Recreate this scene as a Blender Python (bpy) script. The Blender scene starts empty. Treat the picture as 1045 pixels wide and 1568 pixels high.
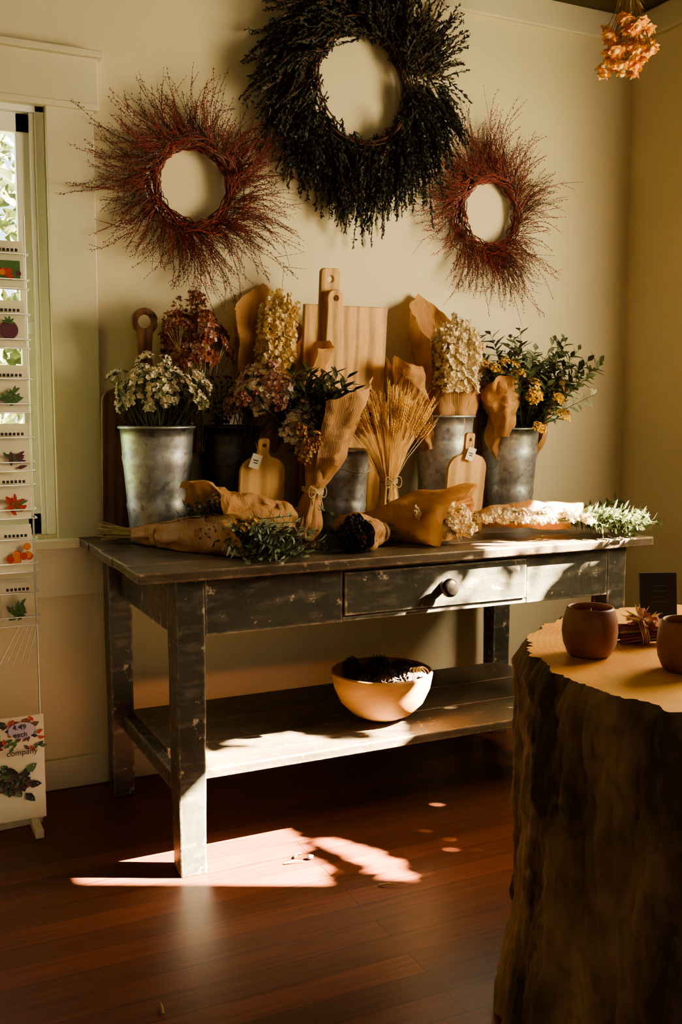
import bpy, math, random
from mathutils import Vector as V, Matrix, noise
random.seed(7)
R=random.random
def U(a,b): return a+(b-a)*R()
def G(s): return random.gauss(0,s)
PI=math.pi
scene=bpy.context.scene
COL=scene.collection

# ------------------------------------------------------------------ materials
MATS={}
def M(name,c1,c2=None,rough=.6,scale=10,stretch=(1,1,1),bump=0,bscale=None,metal=0,trans=0,lo=.35,hi=.65,spec=.4,detail=5):
    m=bpy.data.materials.new(name);m.use_nodes=True;nt=m.node_tree;n=nt.nodes;l=nt.links
    b=n['Principled BSDF'];b.inputs['Roughness'].default_value=rough;b.inputs['Metallic'].default_value=metal
    b.inputs['Specular IOR Level'].default_value=spec
    c2=c2 or c1
    tc=n.new('ShaderNodeTexCoord');mp=n.new('ShaderNodeMapping');mp.inputs['Scale'].default_value=stretch
    l.new(tc.outputs['Object'],mp.inputs['Vector'])
    nz=n.new('ShaderNodeTexNoise');nz.inputs['Scale'].default_value=scale;nz.inputs['Detail'].default_value=detail
    l.new(mp.outputs[0],nz.inputs['Vector'])
    cr=n.new('ShaderNodeValToRGB');cr.color_ramp.elements[0].position=lo;cr.color_ramp.elements[1].position=hi
    cr.color_ramp.elements[0].color=(*c1,1);cr.color_ramp.elements[1].color=(*c2,1)
    l.new(nz.outputs['Fac'],cr.inputs['Fac']);l.new(cr.outputs[0],b.inputs['Base Color'])
    if bump:
        bz=n.new('ShaderNodeTexNoise');bz.inputs['Scale'].default_value=bscale or scale*3;bz.inputs['Detail'].default_value=6
        l.new(mp.outputs[0],bz.inputs['Vector'])
        bp=n.new('ShaderNodeBump');bp.inputs['Strength'].default_value=bump;bp.inputs['Distance'].default_value=.01
        l.new(bz.outputs['Fac'],bp.inputs['Height']);l.new(bp.outputs[0],b.inputs['Normal'])
    if trans:
        t=n.new('ShaderNodeBsdfTranslucent');l.new(cr.outputs[0],t.inputs['Color'])
        mx=n.new('ShaderNodeMixShader');mx.inputs[0].default_value=trans
        l.new(b.outputs[0],mx.inputs[1]);l.new(t.outputs[0],mx.inputs[2]);l.new(mx.outputs[0],n['Material Output'].inputs['Surface'])
    MATS[name]=m
    return m
def nodes(m): return m.node_tree.nodes,m.node_tree.links,m.node_tree.nodes['Principled BSDF']

M('wall_plaster',(.68,.585,.39),(.72,.625,.43),rough=.75,scale=1.5,bump=.05,bscale=60)
M('trim_paint',(.64,.565,.41),(.70,.625,.46),rough=.5,scale=3,bump=.05,bscale=30)
M('sash_paint',(.84,.81,.72),(.88,.85,.76),rough=.4,scale=3)
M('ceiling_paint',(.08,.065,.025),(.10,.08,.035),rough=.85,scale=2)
M('kraft',(.44,.22,.085),(.56,.31,.13),rough=.65,scale=6,bump=.25,bscale=45,trans=.3)
n,l,b=nodes(MATS['kraft'])   # fine ribs of the kraft paper
wv=n.new('ShaderNodeTexWave');wv.inputs['Scale'].default_value=70;wv.inputs['Distortion'].default_value=.6
tc=[x for x in n if x.type=='TEX_COORD'][0];l.new(tc.outputs['Object'],wv.inputs['Vector'])
bp0=[x for x in n if x.type=='BUMP'][0];bp=n.new('ShaderNodeBump');bp.inputs['Strength'].default_value=.35;bp.inputs['Distance'].default_value=.002
l.new(wv.outputs['Fac'],bp.inputs['Height']);l.new(bp0.outputs[0],bp.inputs['Normal']);l.new(bp.outputs[0],b.inputs['Normal'])
M('twine',(.55,.38,.18),(.7,.5,.26),rough=.9,scale=80)
M('raffia',(.62,.42,.2),(.75,.55,.3),rough=.8,scale=40,trans=.2)
M('stem_dry',(.30,.20,.08),(.42,.30,.13),rough=.8,scale=40)
M('stem_green',(.07,.08,.025),(.13,.14,.05),rough=.7,scale=40)
M('floret_cream',(.80,.64,.38),(.92,.79,.53),rough=.7,scale=60,trans=.3)
M('floret_straw',(.74,.51,.22),(.87,.67,.35),rough=.7,scale=60,trans=.3)
M('floret_white',(.54,.43,.30),(.82,.72,.55),rough=.7,scale=60,trans=.2)
M('floret_pink',(.42,.19,.14),(.68,.45,.34),rough=.7,scale=60,trans=.25)
M('floret_red',(.16,.038,.020),(.34,.11,.05),rough=.8,scale=60,trans=.2)
M('yarrow',(.58,.31,.02),(.78,.47,.05),rough=.8,scale=80)
M('berry_dark',(.012,.011,.012),(.04,.035,.04),rough=.6,scale=60)
M('berry_ochre',(.30,.17,.04),(.45,.26,.07),rough=.7,scale=60)
M('leaf_green',(.038,.050,.017),(.09,.10,.036),rough=.55,scale=30,trans=.15)
M('leaf_sage',(.12,.145,.08),(.22,.25,.15),rough=.6,scale=30,trans=.15)
M('leaf_dark',(.014,.019,.011),(.045,.050,.026),rough=.65,scale=30)
M('twig_red',(.14,.018,.013),(.27,.042,.026),rough=.6,scale=50)
M('twig_brown',(.07,.028,.015),(.15,.062,.032),rough=.7,scale=50)
M('wheat',(.80,.48,.15),(.92,.65,.28),rough=.6,scale=60,trans=.25)
M('physalis',(.78,.30,.04),(.9,.50,.12),rough=.6,scale=40,trans=.35)
M('card_cream',(.74,.66,.48),(.80,.72,.55),rough=.6,scale=10)
M('ink_green',(.08,.15,.05),rough=.6);M('ink_red',(.45,.06,.04),rough=.6);M('ink_plum',(.12,.04,.06),rough=.6)
M('ink_orange',(.6,.2,.05),rough=.6);M('ink_dark',(.03,.025,.02),rough=.6);M('ink_lilac',(.5,.45,.6),rough=.6);M('ink_grey',(.09,.09,.1),rough=.6)
M('wire',(.65,.62,.55),rough=.35,metal=.6)
M('black_card',(.012,.012,.014),(.02,.02,.024),rough=.5)
M('clay',(.17,.06,.03),(.25,.095,.045),rough=.45,scale=14,bump=.1)
M('wax',(.80,.62,.36),rough=.5)
M('debris',(.35,.33,.30),(.2,.12,.06),rough=.8,scale=50)
M('soil_dark',(.03,.02,.012),(.08,.045,.03),rough=.9,scale=50,bump=.5)
M('grass',(.06,.11,.03),(.14,.18,.06),rough=.9,scale=3)
M('iron_dark',(.02,.018,.015),(.07,.05,.035),rough=.4,metal=.7,scale=30)

def wood(name,c1,c2,stretch=(8,8,1),scale=3,rough=.45,ringscale=1.2,dist=3):
    m=M(name,c1,c2,rough=rough,scale=scale*4,stretch=stretch,bump=.08)
    n,l,b=nodes(m)
    tc=[x for x in n if x.type=='TEX_COORD'][0]
    mp=n.new('ShaderNodeMapping');mp.inputs['Scale'].default_value=tuple(s*.35 for s in stretch);l.new(tc.outputs['Object'],mp.inputs['Vector'])
    w=n.new('ShaderNodeTexWave');w.inputs['Scale'].default_value=ringscale*3;w.inputs['Distortion'].default_value=dist;w.inputs['Detail'].default_value=3
    l.new(mp.outputs[0],w.inputs['Vector'])
    cr=[x for x in n if x.type=='VALTORGB'][0]
    mx=n.new('ShaderNodeMix');mx.data_type='RGBA';mx.inputs[0].default_value=.6
    cr2=n.new('ShaderNodeValToRGB');cr2.color_ramp.elements[0].color=(*[x*.55 for x in c1],1);cr2.color_ramp.elements[1].color=(*c2,1);cr2.color_ramp.elements[1].position=.6
    l.new(w.outputs['Fac'],cr2.inputs['Fac']);l.new(cr.outputs[0],mx.inputs[6]);l.new(cr2.outputs[0],mx.inputs[7]);l.new(mx.outputs[2],b.inputs['Base Color'])
    return m
wood('wood_oak',(.42,.21,.065),(.64,.37,.14),stretch=(6,6,1.2),dist=10,ringscale=1)
wood('wood_pale',(.58,.33,.13),(.74,.47,.22),ringscale=.6)
wood('wood_walnut',(.10,.042,.018),(.19,.085,.035))
wood('wood_bowl',(.36,.165,.055),(.50,.26,.10),stretch=(2,2,12),ringscale=.8,rough=.6)
m=M('galvanised',(.22,.23,.20),(.40,.41,.36),rough=.42,metal=.8,scale=8)
n,l,b=nodes(m)
vo=n.new('ShaderNodeTexVoronoi');vo.inputs['Scale'].default_value=70
tc=[x for x in n if x.type=='TEX_COORD'][0];l.new(tc.outputs['Object'],vo.inputs['Vector'])
cr=[x for x in n if x.type=='VALTORGB'][0]
mx=n.new('ShaderNodeMix');mx.data_type='RGBA';mx.blend_type='MULTIPLY';mx.inputs[0].default_value=.5
l.new(cr.outputs[0],mx.inputs[6]);l.new(vo.outputs['Color'],mx.inputs[7])
hs=n.new('ShaderNodeHueSaturation');hs.inputs['Saturation'].default_value=.2;hs.inputs['Value'].default_value=1.6
l.new(mx.outputs[2],hs.inputs['Color']);l.new(hs.outputs[0],b.inputs['Base Color'])
rr=n.new('ShaderNodeMapRange');rr.inputs['To Min'].default_value=.32;rr.inputs['To Max'].default_value=.62
nz=[x for x in n if x.type=='TEX_NOISE'][0];l.new(nz.outputs['Fac'],rr.inputs['Value']);l.new(rr.outputs[0],b.inputs['Roughness'])
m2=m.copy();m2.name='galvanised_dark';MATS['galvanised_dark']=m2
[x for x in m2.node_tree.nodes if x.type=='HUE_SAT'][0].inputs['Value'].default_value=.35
def painted(name,c1,c2,chip,thr=.66,edge=1.0,scuff=.5):
    m=M(name,c1,c2,rough=.42,scale=4,bump=.25,bscale=35,lo=.3,hi=.7,detail=8);n,l,b=nodes(m)
    tc=[x for x in n if x.type=='TEX_COORD'][0];cr=[x for x in n if x.type=='VALTORGB'][0]
    z=n.new('ShaderNodeTexNoise');z.inputs['Scale'].default_value=30;z.inputs['Detail'].default_value=9;z.inputs['Roughness'].default_value=.7
    l.new(tc.outputs['Object'],z.inputs['Vector'])
    bv=n.new('ShaderNodeBevel');bv.samples=6;bv.inputs['Radius'].default_value=.012
    ge=n.new('ShaderNodeNewGeometry');dt=n.new('ShaderNodeVectorMath');dt.operation='DOT_PRODUCT'
    l.new(bv.outputs[0],dt.inputs[0]);l.new(ge.outputs['Normal'],dt.inputs[1])
    sub=n.new('ShaderNodeMath');sub.operation='SUBTRACT';sub.inputs[0].default_value=1;l.new(dt.outputs['Value'],sub.inputs[1])
    ml=n.new('ShaderNodeMath');ml.operation='MULTIPLY_ADD';l.new(sub.outputs[0],ml.inputs[0]);ml.inputs[1].default_value=1.6*edge;l.new(z.outputs['Fac'],ml.inputs[2])
    r=n.new('ShaderNodeValToRGB');r.color_ramp.elements[0].position=thr;r.color_ramp.elements[1].position=thr+.03
    l.new(ml.outputs[0],r.inputs['Fac'])
    mp=n.new('ShaderNodeMapping');mp.inputs['Scale'].default_value=(6,20,20);l.new(tc.outputs['Object'],mp.inputs['Vector'])
    z2=n.new('ShaderNodeTexNoise');z2.inputs['Scale'].default_value=2;z2.inputs['Detail'].default_value=8;l.new(mp.outputs[0],z2.inputs['Vector'])
    r2=n.new('ShaderNodeValToRGB');r2.color_ramp.elements[0].position=.50;r2.color_ramp.elements[1].position=.76;r2.color_ramp.elements[1].color=(scuff,scuff,scuff,1)
    l.new(z2.outputs['Fac'],r2.inputs['Fac'])
    m0=n.new('ShaderNodeMix');m0.data_type='RGBA';l.new(r2.outputs[0],m0.inputs[0]);l.new(cr.outputs[0],m0.inputs[6]);m0.inputs[7].default_value=(*[x*.6 for x in chip],1)
    mx=n.new('ShaderNodeMix');mx.data_type='RGBA';l.new(r.outputs[0],mx.inputs[0]);l.new(m0.outputs[2],mx.inputs[6]);mx.inputs[7].default_value=(*chip,1)
    l.new(mx.outputs[2],b.inputs['Base Color']);return m
painted('table_paint',(.034,.031,.023),(.090,.082,.061),(.46,.38,.28),.62)
painted('table_top_paint',(.045,.032,.020),(.12,.088,.055),(.36,.24,.15),.615)
m=M('floor_boards',(.42,.42,.42),(1,1,1),rough=.4,scale=4,stretch=(1.2,22,1),bump=.05,lo=.25,hi=.75,spec=.3)
n,l,b=nodes(m);tc=[x for x in n if x.type=='TEX_COORD'][0];cr=[x for x in n if x.type=='VALTORGB'][0]
br=n.new('ShaderNodeTexBrick');br.inputs['Scale'].default_value=1;br.inputs['Brick Width'].default_value=1.7;br.inputs['Row Height'].default_value=.082
br.inputs['Mortar Size'].default_value=.0010;br.inputs['Color1'].default_value=(.20,.060,.028,1);br.inputs['Color2'].default_value=(.095,.032,.016,1);br.inputs['Mortar'].default_value=(.03,.012,.008,1)
br.offset=.37
l.new(tc.outputs['Object'],br.inputs['Vector'])
mx=n.new('ShaderNodeMix');mx.data_type='RGBA';mx.blend_type='MULTIPLY';mx.inputs[0].default_value=.9
l.new(br.outputs['Color'],mx.inputs[6]);l.new(cr.outputs[0],mx.inputs[7]);l.new(mx.outputs[2],b.inputs['Base Color'])
m=M('bark',(.05,.03,.017),(.32,.20,.11),rough=.9,scale=6,stretch=(1,1,.5),bump=1,bscale=18,lo=.40,hi=.68,detail=8)
m=M('stump_top',(.52,.20,.035),(.76,.40,.10),rough=.5,scale=4,bump=.1,detail=8)
n,l,b=nodes(m);tc=[x for x in n if x.type=='TEX_COORD'][0];cr=[x for x in n if x.type=='VALTORGB'][0]
w=n.new('ShaderNodeTexWave');w.wave_type='RINGS';w.rings_direction='Z';w.inputs['Scale'].default_value=26;w.inputs['Distortion'].default_value=1.5;w.inputs['Detail'].default_value=3
l.new(tc.outputs['Object'],w.inputs['Vector'])
mx=n.new('ShaderNodeMix');mx.data_type='RGBA';mx.blend_type='MULTIPLY';mx.inputs[0].default_value=.12
l.new(cr.outputs[0],mx.inputs[6]);l.new(w.outputs['Color'],mx.inputs[7]);l.new(mx.outputs[2],b.inputs['Base Color'])
g=bpy.data.materials.new('window_glass');g.use_nodes=True;n=g.node_tree.nodes;l=g.node_tree.links
t=n.new('ShaderNodeBsdfTransparent');gl=n.new('ShaderNodeBsdfGlossy');gl.inputs['Roughness'].default_value=.02
mx=n.new('ShaderNodeMixShader');mx.inputs[0].default_value=.06
l.new(t.outputs[0],mx.inputs[1]);l.new(gl.outputs[0],mx.inputs[2]);l.new(mx.outputs[0],n['Material Output'].inputs['Surface']);MATS['window_glass']=g

# ------------------------------------------------------------------ mesh builder
def _ico():
    t=(1+5**.5)/2
    vs=[V(p).normalized() for p in [(-1,t,0),(1,t,0),(-1,-t,0),(1,-t,0),(0,-1,t),(0,1,t),(0,-1,-t),(0,1,-t),(t,0,-1),(t,0,1),(-t,0,-1),(-t,0,1)]]
    fs=[(0,11,5),(0,5,1),(0,1,7),(0,7,10),(0,10,11),(1,5,9),(5,11,4),(11,10,2),(10,7,6),(7,1,8),(3,9,4),(3,4,2),(3,2,6),(3,6,8),(3,8,9),(4,9,5),(2,4,11),(6,2,10),(8,6,7),(9,8,1)]
    return vs,fs
ICO=_ico()
OCT=([V(p) for p in [(1,0,0),(-1,0,0),(0,1,0),(0,-1,0),(0,0,1),(0,0,-1)]],[(0,2,4),(2,1,4),(1,3,4),(3,0,4),(2,0,5),(1,2,5),(3,1,5),(0,3,5)])
def perp(d):
    a=V((0,0,1)) if abs(d.z)<.9 else V((1,0,0))
    x=d.cross(a).normalized();return x,d.cross(x).normalized()
class MB:
    def __init__(s): s.v=[];s.f=[];s.m=[];s.s=[];s.ml=[]
    def mi(s,n):
        if n not in s.ml: s.ml.append(n)
        return s.ml.index(n)
    def face(s,idx,mat,sm=False): s.f.append(idx);s.m.append(s.mi(mat));s.s.append(sm)
    def quad(s,pts,mat):
        k=len(s.v);s.v.extend(pts);s.face(tuple(range(k,k+len(pts))),mat)
    def box(s,c,h,mat,rot=None):
        k=len(s.v);c=V(c)
        for x in(-1,1):
            for y in(-1,1):
                for z in(-1,1):
                    p=V((x*h[0],y*h[1],z*h[2]))
                    if rot: p=rot@p
                    s.v.append(c+p)
        for f in[(0,1,3,2),(4,6,7,5),(0,4,5,1),(2,3,7,6),(0,2,6,4),(1,5,7,3)]: s.face(tuple(k+i for i in f),mat)
    def b(s,x0,x1,y0,y1,z0,z1,mat): s.box(((x0+x1)/2,(y0+y1)/2,(z0+z1)/2),((x1-x0)/2,(y1-y0)/2,(z1-z0)/2),mat)
    def lathe(s,prof,c,mat,seg=48,axis=None,wob=0):
        k=len(s.v);c=V(c);np_=len(prof)
        M3=V((0,0,1)).rotation_difference(V(axis)).to_matrix() if axis else None
        for (r,z) in prof:
            for i in range(seg):
                a=2*PI*i/seg;rr=r*(1+wob*math.sin(a*2+z*9))
                p=V((rr*math.cos(a),rr*math.sin(a),z))
                if M3: p=M3@p
                s.v.append(c+p)
        for j in range(np_-1):
            for i in range(seg):
                i2=(i+1)%seg
                s.face((k+j*seg+i,k+j*seg+i2,k+(j+1)*seg+i2,k+(j+1)*seg+i),mat,True)
    def disc(s,c,r,mat,seg=32,nrm=(0,0,1),ry=None):
        a,b_=perp(V(nrm).normalized());c=V(c)
        s.quad([c+a*(r*math.cos(2*PI*i/seg))+b_*((ry or r)*math.sin(2*PI*i/seg)) for i in range(seg)],mat)
    def tube(s,pts,r,mat,seg=4,r2=None):
        r2=r if r2 is None else r2;k=len(s.v);n=len(pts);x=None
        for j,p in enumerate(pts):
            d=(pts[min(j+1,n-1)]-pts[max(j-1,0)])
            if d.length<1e-9:d=V((0,0,1))
            d=d.normalized()
            if x is None: x,y=perp(d)
            else:
                x=(x-d*x.dot(d))
                x=x.normalized() if x.length>1e-6 else perp(d)[0]
                y=d.cross(x)
            rr=r+(r2-r)*j/(n-1)
            for i in range(seg):
                a=2*PI*i/seg;s.v.append(p+x*(rr*math.cos(a))+y*(rr*math.sin(a)))
        for j in range(n-1):
            for i in range(seg):
                i2=(i+1)%seg;s.face((k+j*seg+i,k+j*seg+i2,k+(j+1)*seg+i2,k+(j+1)*seg+i),mat,seg>3)
    def blob(s,c,r,mat,oct_=False,sq=(1,1,1),d=None):
        vs,fs=OCT if oct_ else ICO;k=len(s.v);c=V(c)
        q=V((0,0,1)).rotation_difference(d) if d is not None else None
        for p in vs:
            p=V((p.x*r*sq[0],p.y*r*sq[1],p.z*r*sq[2]))
            if q: p=q@p
            s.v.append(c+p)
        for f in fs: s.face(tuple(k+i for i in f),mat,True)
    def leaf(s,b,d,L,W,mat,nrm=None,curl=.15):
        d=d.normalized()
        if nrm is None: nrm=V((G(1),G(1),G(1)))
        side=d.cross(nrm)
        if side.length<1e-5: side=perp(d)[0]
        side.normalize();nn=side.cross(d)
        k=len(s.v);dz=-nn*(L*curl)
        s.v+= [b,b+d*L*.35+side*W*.5+nn*W*.15,b+d*L*.35,b+d*L*.35-side*W*.5+nn*W*.15,b+d*L*.72+side*W*.34+dz*.5,b+d*L*.72+dz*.5-nn*W*.1,b+d*L*.72-side*W*.34+dz*.5,b+d*L+dz]
        for f in[(0,1,2),(0,2,3),(1,4,5,2),(2,5,6,3),(4,7,5),(5,7,6)]: s.face(tuple(k+i for i in f),mat,True)
    def floret(s,c,nrm,r,mat,n=5):
        nrm=nrm.normalized();x,y=perp(nrm);ph=R()*6.28
        for i in range(n):
            a=ph+2*PI*i/n;d=x*math.cos(a)+y*math.sin(a);e=nrm.cross(d)
            s.quad([c,c+d*r*.6+e*r*.42+nrm*r*.35,c+d*r+nrm*r*U(.3,.8),c+d*r*.6-e*r*.42+nrm*r*.35],mat)
    def obj(s,name,parent=None,origin=(0,0,0)):
        o=V(origin);me=bpy.data.meshes.new(name)
        me.from_pydata([tuple(V(p)-o) for p in s.v],[],s.f)
        for x in s.ml: me.materials.append(MATS[x])
        me.polygons.foreach_set('material_index',s.m);me.polygons.foreach_set('use_smooth',s.s);me.update()
        ob=bpy.data.objects.new(name,me);COL.objects.link(ob);ob.location=o
        if parent: par(ob,parent)
        return ob
def par(o,p):
    o.parent=p;o.matrix_parent_inverse=Matrix.Translation(p.location).inverted()
def empty(name,loc=(0,0,0)):
    e=bpy.data.objects.new(name,None);e.empty_display_size=.05;COL.objects.link(e);e.location=loc;return e
def bev(o,w=.003,seg=2,ang=35):
    m=o.modifiers.new('bevel','BEVEL');m.width=w;m.segments=seg;m.limit_method='ANGLE';m.angle_limit=math.radians(ang);return o
def boxo(name,x0,x1,y0,y1,z0,z1,mat,parent=None,bw=.003):
    mb=MB();mb.b(x0,x1,y0,y1,z0,z1,mat);o=mb.obj(name,parent,((x0+x1)/2,(y0+y1)/2,(z0+z1)/2))
    if bw:bev(o,bw)
    return o

# ------------------------------------------------------------------ room shell
D=3.25;XR=2.85;CZ=2.78;XL=-1.3;YF=-1.7
mb=MB();mb.b(XL-.12,XR+.12,YF-.12,D+.12,-.1,0,'floor_boards');mb.obj('floor')
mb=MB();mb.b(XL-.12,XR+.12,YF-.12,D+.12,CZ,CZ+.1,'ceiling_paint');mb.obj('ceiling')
wx0,wx1,wz0,wz1=-.12,.54,.84,2.17
mb=MB()
mb.b(XL-.12,wx0,D,D+.12,0,CZ,'wall_plaster');mb.b(wx1,XR+.12,D,D+.12,0,CZ,'wall_plaster')
mb.b(wx0,wx1,D,D+.12,0,wz0,'wall_plaster');mb.b(wx0,wx1,D,D+.12,wz1,CZ,'wall_plaster');mb.obj('wall_back')
ry0,ry1,rz0,rz1=1.30,2.18,.95,2.13
mb=MB()
mb.b(XR,XR+.12,YF-.12,ry0,0,CZ,'wall_plaster');mb.b(XR,XR+.12,ry1,D,0,CZ,'wall_plaster')
mb.b(XR,XR+.12,ry0,ry1,0,rz0,'wall_plaster');mb.b(XR,XR+.12,ry0,ry1,rz1,CZ,'wall_plaster');mb.obj('wall_right')
mb=MB();mb.b(XL-.12,XL,YF-.12,D,0,CZ,'wall_plaster');mb.obj('wall_left')
mb=MB();mb.b(XL,XR,YF-.12,YF,0,CZ,'wall_plaster');mb.obj('wall_front')
boxo('trim_1',XL,XR,D-.022,D,CZ-.10,CZ,'trim_paint',bw=.004)
boxo('trim_2',XR-.022,XR,YF,D-.022,CZ-.10,CZ,'trim_paint',bw=.004)
boxo('baseboard_back',XL,XR,D-.018,D,0,.10,'trim_paint',bw=.004)
boxo('baseboard_right',XR-.018,XR,YF,D-.018,0,.10,'trim_paint',bw=.004)
w=empty('window_1',(.21,D,1.5))
boxo('casing_right',wx1,.685,D-.024,D,.80,wz1,'trim_paint',w)
boxo('casing_left',wx0-.14,wx0,D-.024,D,.80,wz1,'trim_paint',w)
boxo('header_board',wx0-.17,.70,D-.032,D,wz1,wz1+.145,'trim_paint',w)
boxo('header_cap',wx0-.19,.715,D-.05,D,wz1+.145,wz1+.165,'trim_paint',w)
boxo('header_bead',wx0-.16,.70,D-.038,D,wz1-.012,wz1+.008,'trim_paint',w)
boxo('sill',wx0-.16,.70,D-.06,D+.02,.80,.828,'trim_paint',w)
boxo('sill_apron',wx0-.14,.685,D-.02,D,.64,.80,'trim_paint',w)
for nm,a in (('jamb_right',(wx1-.03,wx1,D,D+.12,wz0,wz1)),('jamb_left',(wx0,wx0+.03,D,D+.12,wz0,wz1)),('jamb_top',(wx0,wx1,D,D+.12,wz1-.03,wz1)),
             ('sash_stile_right',(wx1-.085,wx1-.03,D+.02,D+.055,wz0,wz1-.03)),('sash_stile_left',(wx0+.03,wx0+.085,D+.02,D+.055,wz0,wz1-.03)),
             ('sash_rail_top',(wx0+.03,wx1-.03,D+.02,D+.055,wz1-.09,wz1-.03)),('sash_rail_bottom',(wx0+.03,wx1-.03,D+.02,D+.055,wz0,wz0+.07)),
             ('sash_rail_meeting',(wx0+.03,wx1-.03,D+.015,D+.06,1.47,1.51)),('inner_stop',(wx1-.045,wx1-.03,D+.005,D+.02,wz0,wz1-.03))):
    boxo(nm,*a,'sash_paint',w)
mb=MB();mb.b(wx0+.03,wx1-.03,D+.035,D+.038,wz0,wz1-.03,'window_glass');mb.obj('glass',w)
w=empty('window_2',(XR,1.72,1.5))
boxo('casing_near',XR-.024,XR,ry0-.12,ry0,.91,rz1,'trim_paint',w);boxo('casing_far',XR-.024,XR,ry1,ry1+.12,.91,rz1,'trim_paint',w)
boxo('header_board',XR-.032,XR,ry0-.15,ry1+.15,rz1,rz1+.14,'trim_paint',w)
boxo('sill',XR-.07,XR+.1,ry0-.14,ry1+.14,.92,.95,'trim_paint',w)
for i,a in enumerate([(ry0,ry0+.02),(ry1-.02,ry1)]): boxo('sash_stile_%d'%(i+1),XR+.05,XR+.08,a[0],a[1],rz0,rz1,'sash_paint',w)
# outside
mb=MB();mb.b(-14,18,-12,26,-.4,-.35,'grass');mb.obj('ground_outside')
SL=V((-1,.5,-.85))
def inpoly(p,poly):
    x,y=p;c=False;j=len(poly)-1
    for i in range(len(poly)):
        xi,yi=poly[i];xj,yj=poly[j]
        if (yi>y)!=(yj>y) and x<(xj-xi)*(y-yi)/(yj-yi)+xi: c=not c
        j=i
    return c
gap=[(1.36,1.40),(1.40,1.345),(1.60,1.355),(1.68,1.44),(1.66,1.470),(1.5,1.42)]
mb=MB()  # unseen leaf screen, added to shape the sun patches indoors
def gobo_ok(y,z,x):
    yy=y+.5*(x-XR);zz=z-.85*(x-XR)
    if inpoly((yy,zz),gap): return False
    if ((yy-1.785)/.06)**2+((zz-1.66)/.09)**2<1: return True  # clump added to keep the sun off the bowl's left side
    top=1.525-.07*(yy-1.36)-.012*math.sin(yy*31)
    if yy>2.06: top-=(yy-2.0)*.6
    elif yy>1.97: top+=.03
    if zz>top and not (yy>1.62+.03*math.sin(zz*50) and zz>1.91-.48*max(0,yy-1.70)+.05*math.sin(yy*75)): return False
    return True
cnt=0
for i in range(80000):
    x=U(3.2,3.5);yy=U(1.1,2.35);zz=U(.7,2.2);y=yy-.5*(x-XR);z=zz+.85*(x-XR)
    if gobo_ok(y,z,x):
        d=V((G(1),G(1),G(1))).normalized();L=U(.03,.05)
        if gobo_ok(y+d.y*L,z+d.z*L,x+d.x*L) : mb.leaf(V((x,y,z)),d,L,L*.65,'leaf_green',nrm=SL+V((G(.5),G(.5),G(.5))));cnt+=1
    if cnt>14500: break
for i in range(12):   # added sprigs that break up the sun patch
    x=U(3.2,3.5);yy=U(1.45,2.1);zz=1.47;y=yy-.5*(x-XR);z=zz+.85*(x-XR)
    p=V((x,y,z));d=V((0,U(-.7,.7),1)).normalized();L=U(.04,.12)
    mb.tube([p,p+d*L],.002,'stem_green',3)
    for k in range(int(L/.025)):
        mb.leaf(p+d*(k*.025),(d+V((G(.5),G(1),G(.3)))).normalized(),U(.02,.035),.010,'leaf_green')
for i in range(16):   # unseen long narrow leaves, added to streak the sun on the drawer
    x=U(3.2,3.45);yy=U(1.76,2.05);zz=1.86-.5*(yy-1.70)+U(-.02,.03);y=yy-.5*(x-XR);z=zz+.85*(x-XR)
    mb.leaf(V((x,y,z)),V((0,U(-.1,.5),-1)),U(.09,.17),U(.010,.016),'leaf_green',nrm=SL,curl=.05)
for i in range(10):
    p=V((U(3.25,3.45),U(.8,2.2),-.35));mb.tube([p,p+V((G(.1),G(.1),1.0)),p+V((G(.1),G(.1),1.6))],.012,'stem_dry',6)
mb.obj('sun_gobo_leaves')
mb=MB()
for i in range(7000):
    cx,cy,cz,rr=random.choice([(-.6,7.2,1.6,1.3),(.9,8.2,1.0,1.1),(-2,8,2.3,1.6),(1.6,9.5,2.4,1.4)])
    d=V((G(1),G(1),G(1))).normalized();mb.leaf(V((cx,cy,cz))+d*rr*U(.75,1),V((G(1),G(1),G(1))),.16,.1,'leaf_sage' if R()<.4 else 'leaf_green')
mb.blob((-.6,7.2,.2),.25,'bark',sq=(1,1,3));mb.obj('shrub_outside')

# ------------------------------------------------------------------ table
TZ=.83
t=empty('work_table',(1.43,2.83,0))
y=2.436
ws=[.149,.16,.155,.165,.16]
for i,wd in enumerate(ws):
    boxo('top_board_%d'%(i+1),.60+.004*(i%2),2.28-.003*(i%3),y,y+wd-.0015,TZ-.028,TZ+.0005*(i%2),'table_top_paint',t,.004);y+=wd
LG=[('leg_1',.70,.78,2.46,2.54),('leg_2',.665,.74,3.09,3.165),('leg_3',2.115,2.19,2.46,2.54),('leg_4',2.115,2.19,3.09,3.165)]
for nm,x0,x1,y0,y1 in LG:
    mb=MB();n_=14
    for j in range(n_+1):
        z=(TZ-.028)*j/n_;tp=.90+.10*min(1,z/.6)
        cx,cy=(x0+x1)/2,(y0+y1)/2
        for sx,sy in((-1,-1),(1,-1),(1,1),(-1,1)):
            mb.v.append(V((cx+sx*(x1-x0)/2*tp+G(.0006),cy+sy*(y1-y0)/2*tp+G(.0006),z)))
    for j in range(n_):
        for i in range(4): mb.face((j*4+i,j*4+(i+1)%4,(j+1)*4+(i+1)%4,(j+1)*4+i),'table_paint')
    mb.face((3,2,1,0),'table_paint');mb.face(tuple(n_*4+i for i in range(4)),'table_paint')
    bev(mb.obj(nm,t,(x0,y0,0)),.004)
def ap(nm,*a): boxo(nm,*a,'table_paint',t,.003)
ap('apron_front_left',.78,1.180,2.462,2.484,.65,.802);ap('apron_front_right',1.802,2.115,2.462,2.484,.65,.802)
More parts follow.
